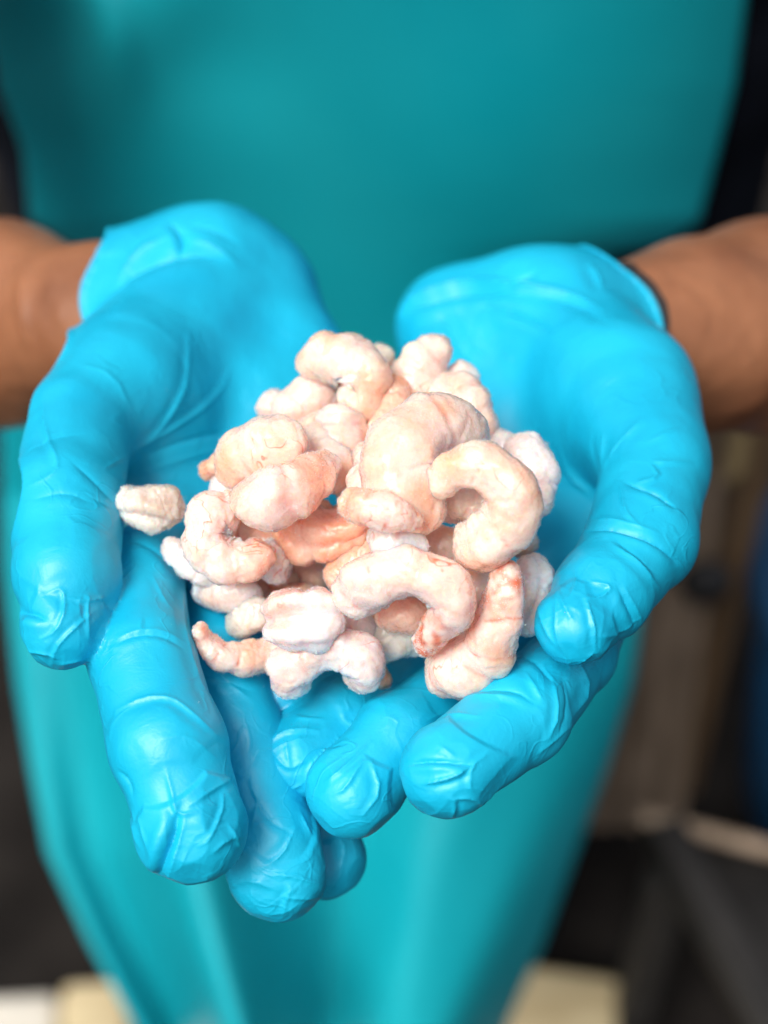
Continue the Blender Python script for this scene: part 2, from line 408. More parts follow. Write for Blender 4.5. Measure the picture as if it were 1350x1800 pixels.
# person standing behind the hands: the root is an Empty between the feet
person = bpy.data.objects.new('person', None); col.objects.link(person); person.location = (0, 0.1, 0)
tag(person, 'person in teal waterproof apron and blue gloves holding shrimps in cupped hands', 'person')

LG = dict(
 palm=[
  [(360,490,468,100),(300,620,453,96),(285,900,416,64)],
  [(380,485,470,105),(390,700,446,82),(385,985,422,60)],
  [(425,495,474,92),(470,720,448,78),(470,1030,428,60)],
  [(470,535,474,88),(520,640,460,72),(560,900,444,72),(560,1020,430,60)],
  [(330,560,455,115),(220,700,425,128),(150,740,408,92)],
  [(300,760,450,80),(330,930,430,60)],
 ],
 cuff=[(330,490,468,108),(240,550,474,134),(150,570,478,142)],
 fingers=[
  [(215,690,415,105),(140,745,400,92),(116,880,378,100),(118,1010,362,93),(112,1100,356,78)],
  [(290,940,416,58),(245,1010,386,80),(250,1160,362,93),(295,1310,350,102),(334,1450,346,103)],
  [(370,1020,405,58),(385,1150,382,66),(425,1300,374,78),(478,1480,368,88),(488,1530,367,88)],
  [(460,1060,415,52),(480,1250,394,62),(545,1420,386,70),(572,1510,384,72)],
  [(550,1060,420,50),(560,1200,405,55),(590,1320,398,58)],
 ],
 cut=((196,500,474),(-1.0,-0.05,-0.08)),
 inner=((60,570,500,172),(216,556,476,124)),
)
LS = [
 ([(332,592),(330,672),(307,718),(272,768),(237,790)], 0.9, 5), ([(403,652),(388,688),(353,723),(302,753),(250,782)], 0.9, 5),
 ([(242,806),(327,772),(428,757)], -0.9, 9), ([(252,832),(352,796),(433,784)], 0.7, 9), ([(235,860),(300,840),(350,850)], -0.5, 10),
 ([(75,690),(80,763),(105,818),(90,838),(50,856)], 0.9, 7), ([(126,813),(166,844),(203,886)], -1.0, 7), ([(60,879),(116,864),(166,884)], -0.8, 7),
 ([(185,822),(224,801)], 0.7, 4), ([(159,872),(203,896)], -0.9, 6), ([(40,800),(90,770),(150,760)], -0.7, 11),
 ([(181,548),(216,486),(262,461),(327,446),(380,450)], -1.6, 11), ([(200,500),(240,440),(300,415)], 1.0, 10), ([(300,392),(322,415),(317,446)], -1.8, 9), ([(330,420),(372,430),(420,468)], 0.7, 10), ([(330,395),(380,405),(420,430)], -0.6, 8),
 ([(120,1050),(155,1056),(190,1050)], 0.8, 4), ([(84,1042),(111,1031),(115,1072),(100,1109),(68,1126)], 0.9, 4),
 ([(159,1045),(155,1087),(159,1119)], 0.8, 4), ([(165,1075),(126,1109),(96,1142),(89,1178)], 1.0, 4), ([(24,1078),(55,1078),(80,1090)], -1.3, 8), ([(40,1146),(74,1150),(100,1160)], 0.8, 4), ([(104,1170),(150,1160)], 0.8, 4),
 ([(140,640),(200,660),(230,720)], 0.5, 12),
 ([(205,1130),(244,1113),(289,1117),(322,1138)], -0.8, 5), ([(205,1120),(244,1105),(289,1108),(325,1128)], 0.7, 5), ([(246,1108),(250,1085)], 0.6, 4),
 ([(200,1250),(252,1222),(299,1222),(333,1244),(385,1295)], 0.9, 5), ([(200,961),(237,950),(281,972),(311,1009)], -0.9, 7),
 ([(330,1418),(366,1393),(408,1368)], 0.9, 5), ([(312,1430),(303,1467),(286,1518),(274,1550)], -2.2, 10), ([(300,1400),(312,1434),(350,1425)], 0.9, 5), ([(325,1434),(318,1467),(302,1520),(292,1555)], 1.0, 6), ([(290,1350),(300,1391),(312,1434)], 0.8, 6),
 ([(394,1395),(394,1429),(366,1480),(350,1490)], 0.9, 4), ([(405,1450),(430,1505)], 0.8, 4), ([(375,1500),(400,1475),(430,1470)], 0.8, 5), ([(205,1355),(222,1372),(226,1400)], -1.0, 6), ([(223,1425),(231,1459),(242,1492)], 0.8, 4), ([(238,1430),(248,1460),(262,1500)], 0.6, 4),
 ([(280,1300),(330,1290),(380,1330)], 0.5, 8), ([(330,1000),(320,1080),(345,1180),(390,1270)], 0.6, 5), ([(268,1010),(290,1060),(310,1075)], 0.5, 4),
 ([(520,1458),(497,1505),(462,1524)], 0.9, 5), ([(470,1535),(518,1541),(570,1558)], 0.9, 5), ([(500,1579),(567,1577)], 0.8, 4), ([(512,1556),(497,1610)], 0.7, 5), ([(405,1558),(442,1546),(484,1567)], 0.8, 6), ([(440,1350),(432,1385),(470,1440),(515,1465)], -0.9, 8), ([(530,1425),(552,1470)], 0.7, 5), ([(350,1145),(390,1190),(440,1230)], 0.6, 5), ([(345,1190),(390,1195),(440,1215)], -0.6, 6), ([(440,1385),(455,1410),(440,1450)], 0.7, 5),
 ([(600,1470),(610,1490),(600,1530)], 0.7, 6),
]
LM = [(112,1120,352,17,1.0),(334,1490,346,20,0.8),(490,1560,367,18,1.0),(575,1530,384,14,0.5),(110,840,375,16,0.25),(250,1120,355,14,0.2),(300,400,468,14,0.8)]
left_glove = link('glove', build_glove(LG['palm'], LG['fingers'], LG['cuff'], LG['cut'], LG['inner'], LS, LM), M_GLOVE, person)
left_glove['label'] = 'bright blue nitrile glove on the hand at the left of the photo'

RG = dict(
 palm=[
  [(970,560,462,110),(1060,700,446,95),(1060,1030,413,62)],
  [(900,570,468,104),(960,760,446,85),(950,1080,424,60)],
  [(840,580,472,100),(880,780,448,80),(850,1100,428,58)],
  [(785,575,474,88),(800,700,458,72),(790,900,444,72),(760,1100,430,58)],
  [(990,590,452,112),(1090,700,425,118),(1150,800,402,92)],
  [(1050,820,450,80),(1040,960,432,60)],
 ],
 cuff=[(960,560,462,104),(1040,590,470,126),(1160,600,478,150)],
 fingers=[
  [(1110,740,412,108),(1150,830,395,95),(1128,950,376,94),(1060,1040,360,85),(1010,1100,352,70)],
  [(1060,1050,412,58),(1010,1150,380,72),(915,1260,358,84),(788,1352,346,88)],
  [(900,1110,415,56),(800,1210,384,60),(700,1300,368,80),(618,1388,360,83)],
  [(820,1120,420,52),(690,1210,394,60),(600,1265,383,74),(520,1336,374,83)],
  [(740,1120,425,48),(580,1180,396,52),(492,1226,384,60)],
 ],
 cut=((1082,530,472),(0.86,0.50,-0.08)),
 inner=((1260,600,500,182),(1080,598,472,119)),
)
RS = [
 ([(700,560),(714,524),(781,498),(859,493),(953,504),(1015,519),(1061,545)], 1.3, 9), ([(714,545),(790,520),(860,512),(900,515)], -1.3, 9), ([(849,540),(911,550),(968,579)], -1.2, 9), ([(890,500),(942,478)], -0.8, 6), ([(797,540),(833,607),(870,644)], 0.7, 12), ([(770,540),(800,600),(835,650)], -0.6, 12), ([(1036,462),(1052,490),(1060,510)], 0.7, 6), ([(950,520),(1010,530),(1070,570)], -0.5, 10),
 ([(1057,835),(1060,763)], 0.8, 5), ([(1062,820),(1083,783),(1130,735)], 0.9, 6), ([(1052,830),(1040,790),(1045,760)], -0.7, 5), ([(985,792),(1003,837),(1040,872)], 0.9, 5), ([(1075,800),(1100,765)], -0.7, 5), ([(995,800),(1018,840),(1045,860)], -0.5, 5),
 ([(1140,775),(1190,752)], 0.7, 5), ([(1143,807),(1150,813),(1214,812)], 0.8, 4), ([(1118,849),(1160,840),(1143,815)], 0.9, 4), ([(1100,850),(1150,863),(1186,892)], -1.2, 6), ([(1092,860),(1097,897),(1119,920)], 0.9, 4),
 ([(1028,932),(1067,924),(1103,932),(1150,952),(1187,985)], -1.5, 6), ([(1030,918),(1067,911),(1108,918),(1155,938)], 0.8, 6), ([(1073,951),(1110,977),(1143,1010),(1169,1050)], 0.9, 5), ([(1085,950),(1122,975),(1155,1010)], -0.9, 5),
 ([(1010,1005),(1013,1027),(1003,1050)], 0.8, 4), ([(1040,1020),(1079,1030),(1057,1050),(1028,1050)], 0.9, 4), ([(1030,1051),(1043,1093),(1047,1146)], 1.0, 4), ([(980,1040),(997,1077),(1008,1092)], 0.8, 4), ([(977,1041),(975,1117),(1003,1172)], 0.8, 4), ([(1087,1031),(1113,1083),(1117,1112)], -1.1, 6), ([(1100,1035),(1125,1080),(1130,1100)], 0.8, 4), ([(1012,1170),(1045,1145)], 0.9, 4), ([(945,1060),(960,1110),(980,1140)], 0.7, 4), ([(1050,1120),(1090,1115),(1130,1085)], 0.6, 5),
 ([(746,1378),(798,1366),(826,1346)], 1.2, 5), ([(715,1343),(761,1337),(826,1345)], -1.2, 6), ([(794,1446),(802,1413),(794,1404)], 1.0, 4), ([(796,1406),(828,1402),(860,1422)], 1.1, 5), ([(750,1265),(791,1250),(845,1257)], 0.8, 5), ([(795,1219),(857,1211),(909,1213),(941,1237)], -1.0, 6), ([(800,1228),(857,1221),(909,1226)], 0.7, 5), ([(770,1308),(800,1330)], 0.6, 4), ([(858,1324),(828,1346),(824,1383),(835,1395)], 0.8, 5), ([(880,1160),(930,1150),(975,1200)], -1.0, 6), ([(972,1190),(985,1257),(965,1302)], 0.8, 5), ([(990,1190),(1000,1250),(985,1290)], -0.7, 5), ([(1020,1160),(1042,1215),(1005,1265)], 0.8, 6), ([(940,1330),(980,1300),(1010,1270)], 0.5, 4), ([(925,1180),(955,1230)], 0.7, 5),
 ([(472,1307),(497,1286),(531,1282),(563,1282)], 0.9, 4), ([(472,1307),(489,1336),(510,1353),(537,1336)], 0.9, 4), ([(510,1353),(502,1302)], 0.7, 4), ([(506,1391),(535,1378),(544,1360)], 0.8, 4), ([(520,1262),(570,1262)], 0.5, 4),
 ([(573,1372),(603,1349),(651,1300)], 0.9, 4), ([(586,1396),(607,1387),(637,1336)], 0.8, 4), ([(653,1336),(670,1391),(637,1433)], 0.8, 5),
]
RM = [(1000,1120,350,18,0.9),(785,1385,346,19,0.9),(612,1400,362,17,0.8),(515,1345,372,16,0.8),(485,1230,392,10,0.7),(1140,850,385,18,0.35),(1060,490,468,12,0.4)]
right_glove = link('glove', build_glove(RG['palm'], RG['fingers'], RG['cuff'], RG['cut'], RG['inner'], RS, RM), M_GLOVE, person)
right_glove['label'] = 'bright blue nitrile glove on the hand at the right of the photo'
print('gloves', time.time() - T0)

# ---------------------------------------------------------------- body: torso, legs and both arms in one surface (mm in lens space)
def w2c(p): return ((np.array(p, float) - CAM) @ RC) * 1000.0
def chain_mm(G, F, pts, k):
    for (a, ra), (b_, rb) in zip(pts[:-1], pts[1:]): G.add(F, a, b_, ra, rb, k, 60)
def px_pt(px, py, d, r): return (cs(px, py, d), r * K * d)
armL = [px_pt(420,700,455,30), px_pt(270,545,470,100), px_pt(180,566,480,119), px_pt(0,570,522,166), px_pt(-200,590,600,180)]
armR = [px_pt(950,760,455,30), px_pt(1030,600,468,96), px_pt(1130,596,478,126), px_pt(1230,590,494,156), px_pt(1350,575,522,174), px_pt(1550,590,600,180)]
elL, elR = (-0.275, -0.19, 1.19), (0.275, -0.19, 1.19)
shL, shR = (-0.215, 0.12, 1.46), (0.215, 0.12, 1.46)
armL += [(w2c(elL), 44), (w2c(shL), 56)]; armR += [(w2c(elR), 44), (w2c(shR), 56)]
torso = []
for sx in (-1, 1):
    torso.append([(w2c((0.105 * sx, 0.15, 1.44)), 92), (w2c((0.100 * sx, 0.16, 1.15)), 98), (w2c((0.085 * sx, 0.15, 0.95)), 98)])
    torso.append([(w2c((0.09 * sx + 0.01, 0.13, 0.95)), 90), (w2c((0.085 * sx + 0.055, 0.15, 0.52)), 62), (w2c((0.085 * sx + 0.05, 0.13, 0.10)), 42)])
    torso.append([(w2c((0.20 * sx, 0.13, 1.46)), 52), (w2c((0.03 * sx, 0.12, 1.52)), 48)])
torso.append([(w2c((0, 0.12, 1.50)), 52), (w2c((0, 0.10, 1.60)), 50)])
def sdf_mesh(name, chains, vox, k, keep=None, off=0.0, sub=1):
    allp = [p for c in chains for p in c]
    lo = np.min([p - r for p, r in allp], 0) - 12 - off; hi = np.max([p + r for p, r in allp], 0) + 12 + off
    G = Grid(lo, hi, vox); F = G.empty(100.0)
    for c in chains: chain_mm(G, F, c, k)
    F -= off
    if keep is not None:
        sl, P = G.block(lo, hi); F = np.maximum(F, keep(P))
    V, Fc = surface_nets(F, G)
    me = subdivide(mesh_from(name, V, Fc), sub)
    return me
def finish(me, fn=None):
    V = vco(me)
    if fn is not None: V = V + vnormals(me) * fn(V)[:, None]
    me.vertices.foreach_set('co', to_world(V).astype(np.float32).ravel()); me.update(); return me
def arm_relief(V):
    X = V[:, 0] / (K * -V[:, 2]) + 675; Y = -V[:, 1] / (K * -V[:, 2]) + 900
    bend = 1.6 * np.exp(-((X - 42 - 0.0006 * (Y - 530) ** 2) / 10.0) ** 2) * np.exp(-((Y - 530) / 75.0) ** 4) * (V[:, 2] > -620)
    lines = 0.25 * np.clip(1 - np.abs(noise3(V / np.array([7.0, 30.0, 30.0]))) / 0.12, 0, 1)
    return 0.8 * noise3(V / 26.0) + 0.3 * noise3(V / 7.0) + bend - lines
me = sdf_mesh('body', [armL, armR] + torso, 4.5, 14.0)
body = link('body', finish(me, arm_relief), M_SKIN, person)
# shirt: over the torso and the upper arms, short sleeves ending at the elbow
shirt_ch = [[(w2c((-0.262, -0.155, 1.235)), 47), (w2c(shL), 62)], [(w2c((0.262, -0.155, 1.235)), 47), (w2c(shR), 62)]] + torso[:1] + torso[2:4] + torso[5:6]
def shirt_keep(P):
    W1 = (P * 0.001) @ RC.T.astype(np.float32) + CAM.astype(np.float32)
    return np.maximum(W1[..., 2] - 1.50, 0.90 - W1[..., 2]) * 1000.0
loose = [[(w2c((0.13 * q, 0.17, 1.46)), 90), (w2c((0.155 * q, 0.17, 1.15)), 100), (w2c((0.13 * q, 0.17, 0.92)), 100)] for q in (-1, 1)]
shirt_ch = [shirt_ch[0], shirt_ch[1], torso[0], torso[3], torso[2], torso[5]] + loose
me = sdf_mesh('shirt', shirt_ch, 6.0, 14.0, shirt_keep, 5.0)
shirt = link('shirt', finish(me, lambda V: 5.0 * noise3(V / 60.0) + 2.0 * np.abs(noise3(V / 28.0 + 3))), M_SHIRT, person)
me = sdf_mesh('trousers', [torso[1], torso[4]], 8.0, 20.0, lambda P: (((P * 0.001) @ RC.T.astype(np.float32) + CAM.astype(np.float32))[..., 2] - 0.98) * 1000.0, 9.0)
trousers = link('trousers', finish(me, lambda V: 4.0 * noise3(V / 50.0)), M_SHIRT, person)
# dark band just inside the cuff of the glove at the right of the photo
def ring(a, b_, r0, halfw, thick, mat_, name):
    ax = (b_ - a) / np.linalg.norm(b_ - a); u = np.cross(ax, [0, 0, 1.0]); u /= np.linalg.norm(u); v = np.cross(ax, u)
    V, F = [], []; n = 72; prof = [(-halfw, 0), (-halfw, thick), (0, thick * 1.15), (halfw, thick), (halfw, 0)]; m = len(prof)
    for i in range(n):
        t = 2 * math.pi * i / n
        for (s, h) in prof: V.append(a + ax * s + (u * math.cos(t) + v * math.sin(t)) * (r0 + h))
    for i in range(n):
        for j in range(m): F.append((i * m + j, ((i + 1) % n) * m + j, ((i + 1) % n) * m + (j + 1) % m, i * m + (j + 1) % m))
    return link(name, mesh_from(name, to_world(np.array(V)), F), mat_, person)
ring(cs(1092,598,474), cs(1230,590,494), 121 * K * 480, 6.0, 2.2, M_BAND, 'dark_ring')
print('body', time.time() - T0)

# ---------------------------------------------------------------- apron: one sheet with folds, thickened
yk = np.array([-500, -200, 0, 150, 260, 385, 425, 450, 520, 620, 740, 1000, 1200, 1350, 1500, 1650, 1800, 1830])
lk = np.array([60, 20, -30, 0, 42, 55, 115, 200, 260, 160, 2, 8, 30, 55, 85, 155, 235, 250])
rk = np.array([1330, 1325, 1310, 1290, 1262, 1228, 1170, 1060, 1035, 1060, 1150, 1140, 1110, 1065, 1010, 955, 890, 880])
nu, nv = 150, 260
V = []
pys = np.linspace(-500, 1830, nv)
for py in pys:
    l = np.interp(py, yk, lk); r_ = np.interp(py, yk, rk)
    for i in range(nu):
        u = i / (nu - 1); s = 2 * u - 1; px = l + (r_ - l) * u
        low = float(smooth01(np.array(py), 700, 1500))
        dep = 0.035 * abs(s) ** 4.0
        # hanging folds, deeper towards the hem, and the dragging creases high on the chest
        dep += low * (0.012 * math.sin(s * 5.2 + 1.1 + 0.4 * math.sin(py / 300)) + 0.003 * math.sin(s * 13 + py / 260.0))
        dep += 0.004 * math.exp(-((px - 410) / 130.0) ** 2 - ((py - 110) / 120.0) ** 2)
        dep += 0.004 * math.sin((px + 0.5 * py) / 60.0) * math.exp(-((px - 180) / 160.0) ** 2 - ((py - 40) / 140.0) ** 2) + 0.005 * math.sin((px * 0.8 - py * 0.35) / 110.0) * float(1 - smooth01(np.array(py), 300, 600))
        dep -= 0.008 * math.exp(-((px - 195 - (py - 60) * 0.22) / 42.0) ** 2 - ((py - 40) / 120.0) ** 2)
        dep -= 0.006 * math.exp(-((px - 900) / 220.0) ** 2 - ((py - 250) / 200.0) ** 2)
        # the skirt slopes up towards the sky, a shape added to catch its light
        uu = (px - l) / (r_ - l); tn = math.tan(R(PITCH) + math.atan((py - 900) * K)); tn0 = math.tan(R(PITCH) + math.atan((870 - 900) * K))
        fl = max(0.0, 0.7 * (tn - tn0) / (tn + 0.84))
        dep -= 1.0 * fl * (0.72 + 0.28 * math.exp(-((uu - 0.28) / 0.13) ** 2) + 0.25 * math.exp(-((uu - 0.0) / 0.07) ** 2))
        dep -= 0.12 * fl * math.exp(-((uu - 0.72) / 0.2) ** 2)
        V.append(on_plane(px, py, 1, dep))
F = [(j * nu + i, (j + 1) * nu + i, (j + 1) * nu + i + 1, j * nu + i + 1) for j in range(nv - 1) for i in range(nu - 1)]
apron = link('apron', mesh_from('apron', V, F), M_APRON, person)
m = apron.modifiers.new('thickness', 'SOLIDIFY'); m.thickness = 0.0012; m.offset = 1
print('apron', time.time() - T0)

# ---------------------------------------------------------------- shrimps
def catmull(P, n):
    P = np.array(P, float); P = np.vstack([2 * P[0] - P[1], P, 2 * P[-1] - P[-2]]); out = []
    m = len(P) - 3
    for k in range(n):
        t = k / (n - 1) * m; i = min(int(t), m - 1); t -= i
        a, b_, c, d = P[i:i + 4]
        out.append(0.5 * (2 * b_ + (c - a) * t + (2 * a - 5 * b_ + 4 * c - d) * t * t + (3 * b_ - a - 3 * c + d) * t ** 3))
    return np.array(out)
NR, NC = 110, 76
def shrimp_mesh(spine, seed, segs=6, groove=0.0, gang=0.0, tailred=0.35, lump=1.0, flat=0.95, vein=0.5, blunt=0.75):
    """spine: (px, py, d, r px) from head to tail"""
    pr = np.random.RandomState(seed)
    spine = [(p[0], p[1], p[2] + 5.0 * float(smooth01(np.array(float(p[1])), 1060, 1160)), p[3]) for p in spine]
    pts = np.array([list(cs(*p[:3])) + [1.12 * p[3] * K * p[2]] for p in spine])
    C = catmull(pts, NR * 4)
    d = np.concatenate([[0], np.cumsum(np.linalg.norm(np.diff(C[:, :3], axis=0), axis=1))])
    L = d[-1]
    q = 0.5 - 0.5 * np.cos(np.linspace(0, np.pi, NR)) * (1 - 0.0)
    q = 0.55 * q + 0.45 * np.linspace(0, 1, NR)
    S = np.stack([np.interp(q * L, d, C[:, i]) for i in range(4)], 1)
    r = S[:, 3]; pos = S[:, :3]
    r0, r1 = r[0], r[-1]
    s = q * L
    # rounded ends
    e0 = np.clip(s / (r0 * blunt + 1e-6), 0, 1); e1 = np.clip((L - s) / (r1 * 1.0 + 1e-6), 0, 1)
    cap = np.sqrt(np.clip(1 - (1 - e0) ** 2.3, 0, 1)) * np.sqrt(np.clip(1 - (1 - e1) ** 2, 0, 1))
    T = np.gradient(pos, axis=0); T /= np.linalg.norm(T, axis=1)[:, None] + 1e-9
    # the plane of the curl
    X = pos - pos.mean(0); _, sv, vt = np.linalg.svd(X); nrm = vt[2] if sv[1] > 0.2 * sv[0] and groove == 0 else np.array([0, 0, 1.0])
    zc = np.array([0, 0, 1.0])
    if abs(nrm @ zc) < 0.3: nrm = nrm + zc * 0.8 * (1 if nrm @ zc >= 0 else -1)
    if nrm @ zc < 0: nrm = -nrm
    B = nrm - (T @ nrm)[:, None] * T; B /= np.linalg.norm(B, axis=1)[:, None] + 1e-9
    A = np.cross(B, T)
    ctr = pos.mean(0)
    if ((ctr - pos[NR // 2]) @ A[NR // 2]) > 0: A = -A       # A points to the outside of the curl (the back)
    th = np.linspace(0, 2 * np.pi, NC, endpoint=False)
    ca, sa = np.cos(th), np.sin(th)
    tq = s / L
    # segment joints: narrow constrictions, stronger on the back
    segs = min(segs, max(1, int(L / (0.8 * float(np.mean(r))))))
    jt = np.array([(i + 0.6 + 0.25 * pr.uniform(-1, 1)) / segs for i in range(segs)])
    con = np.zeros((NR, NC)); pig = np.zeros((NR, NC))
    for j in jt:
        ph = j + 0.028 * ca[None, :] * 0.8 + 0.012 * np.sin(2 * th + seed)[None, :]
        dd = (tq[:, None] - ph) * L
        con -= (0.06 * np.exp(-(dd / 0.85) ** 2) - 0.03 * np.exp(-((dd - 2.2) / 1.6) ** 2)) * (0.6 + 0.4 * ca[None, :])
        pig += vein * pr.uniform(0.2, 0.9) * np.exp(-(dd / 0.30) ** 2)
    rad = np.ones((NR, NC)) * (1 + con * lump)
    saw = (tq * segs + 0.3) % 1.0; rad += (0.055 * lump * (smooth01(saw, 0.0, 0.8) - smooth01(saw, 0.86, 1.0) - 0.5))[:, None] * (0.45 + 0.55 * ca[None, :])
    # belly: ridge of leg stumps on the inside of the curl with a channel each side
    bel = np.exp(-((np.abs(np.angle(np.exp(1j * (th - np.pi))))) / 0.30) ** 2)
    bel2 = np.exp(-((np.abs(np.angle(np.exp(1j * (th - np.pi)))) - 0.62) / 0.22) ** 2)
    stump = 0.5 + 0.5 * np.cos(tq * segs * 2 * np.pi)
    rad += bel[None, :] * (0.02 + 0.10 * stump[:, None]) - 0.07 * bel2[None, :]
    if groove > 0:
        ga = np.angle(np.exp(1j * (th - gang)))
        fad = (np.sin(np.pi * np.clip(tq, 0, 1)) ** 0.5)[:, None]
        rad += -groove * np.exp(-(ga / 0.20) ** 2)[None, :] * fad + 0.35 * groove * np.exp(-((np.abs(ga) - 0.6) / 0.3) ** 2)[None, :] * fad
        pig += 0.22 * np.exp(-(ga / 0.08) ** 2)[None, :] * fad
    rr = r[:, None] * cap[:, None]
    off = (A[:, None, :] * ca[None, :, None] * (rr * rad)[..., None] + B[:, None, :] * (sa * flat)[None, :, None] * (rr * rad)[..., None])
    P = pos[:, None, :] + off
    # thick ends: push the end rings outward so that ends are round
    V = P.reshape(-1, 3)
    V = np.vstack([V, pos[0], pos[-1]])
    idx = np.arange(NR * NC).reshape(NR, NC)
    F = np.stack([idx[:-1], np.roll(idx, -1, 1)[:-1], np.roll(idx, -1, 1)[1:], idx[1:]], -1).reshape(-1, 4)
    F = [tuple(f) for f in F]
    a0 = NR * NC; tri = []
    # close the pinched ends by merging their ring radius (already near zero)
    me = mesh_from('shrimp', V[:-2], F)
    Nn = vnormals(me); Vv = V[:-2].astype(np.float32)
    cen = np.repeat(pos, NC, axis=0); outw = Vv - cen; sg = np.sign((outw * Nn).sum(1)); flip = np.mean(sg) < 0
    if flip:
        F = [f[::-1] for f in F]; bpy.data.meshes.remove(me); me = mesh_from('shrimp', V[:-2], F); Nn = -Nn
    sd = pr.uniform(0, 90, 3)
    rm = float(np.mean(r))
    cr = np.clip(1 - np.abs(noise3(Vv / (rm * 1.2) + sd + 60)) / 0.10, 0, 1) ** 1.6
    cr2 = np.clip(1 - np.abs(noise3(Vv / (rm * 0.55) + sd + 20)) / 0.10, 0, 1) ** 1.6
    endm = np.clip(np.abs(np.repeat(tq, NC) - 0.5) * 2, 0, 1)
    d_ = lump * (0.20 * rm * noise3(Vv / (rm * 1.4) + sd) + (0.03 + 0.04 * endm) * rm * noise3(Vv / (rm * 0.6) + sd + 9) - 0.05 * rm * cr - 0.04 * endm * rm * cr2)
    d_ += 0.14 * noise3(Vv / 1.7 + sd) + 0.19 * noise3(Vv / 0.9 + sd + 3)
    d_ *= smooth01(np.repeat(cap, NC), 0.0, 0.4)
    V2 = Vv + Nn * d_[:, None]
    # pigment: joints, the tail end and blotches
    tailm = smooth01(np.repeat(tq, NC), 0.55, 0.95) * tailred
    blot = np.clip(noise3(Vv / 2.2 + sd + 40) - 0.15, 0, 1) * 1.2
    pg = pig.reshape(-1) * np.clip(0.35 + 1.4 * noise3(Vv / 3.0 + sd), 0, 1) + tailm * (0.5 + 1.2 * np.clip(noise3(Vv / 2.5 + sd), -0.4, 1)) + 0.35 * tailm * blot
    pg = np.clip(pg, 0, 0.9).astype(np.float32)
    me.vertices.foreach_set('co', to_world(V2).astype(np.float32).ravel()); me.update()
    at = me.attributes.new('pigment', 'FLOAT', 'POINT'); at.data.foreach_set('value', pg)
    return me, V2, Nn
def frost_mesh(V, Nn, n, seed):
    pr = np.random.RandomState(seed); n = int(n)
    keep = np.where(noise3(V / 5.0 + seed) > 0.1)[0]
    I = keep[pr.randint(0, len(keep), n)]
    c = V[I] + Nn[I] * 0.02 + pr.normal(0, 0.15, (n, 3)); s = pr.uniform(0.04, 0.11, n) * (1 + (pr.rand(n) > 0.97) * 1.0)
    d = Nn[I] + pr.normal(0, 0.6, (n, 3)); d /= np.linalg.norm(d, axis=1)[:, None]
    a = np.cross(d, pr.normal(size=(n, 3))); a /= np.linalg.norm(a, axis=1)[:, None]; b_ = np.cross(d, a)
    q = [c - d * s[:, None] * 0.5]
    for k in range(3):
        t = 2 * math.pi * k / 3; q.append(c + (a * math.cos(t) + b_ * math.sin(t)) * s[:, None])
    q.append(c + d * s[:, None] * 1.5)
    V_ = np.stack(q, 1).reshape(-1, 3)
    tri = np.array([(0, 2, 1), (0, 3, 2), (0, 1, 3), (4, 1, 2), (4, 2, 3), (4, 3, 1)])
    F = (np.arange(n)[:, None, None] * 5 + tri[None]).reshape(-1, 3)
    return mesh_from('frost', to_world(V_), F, False)

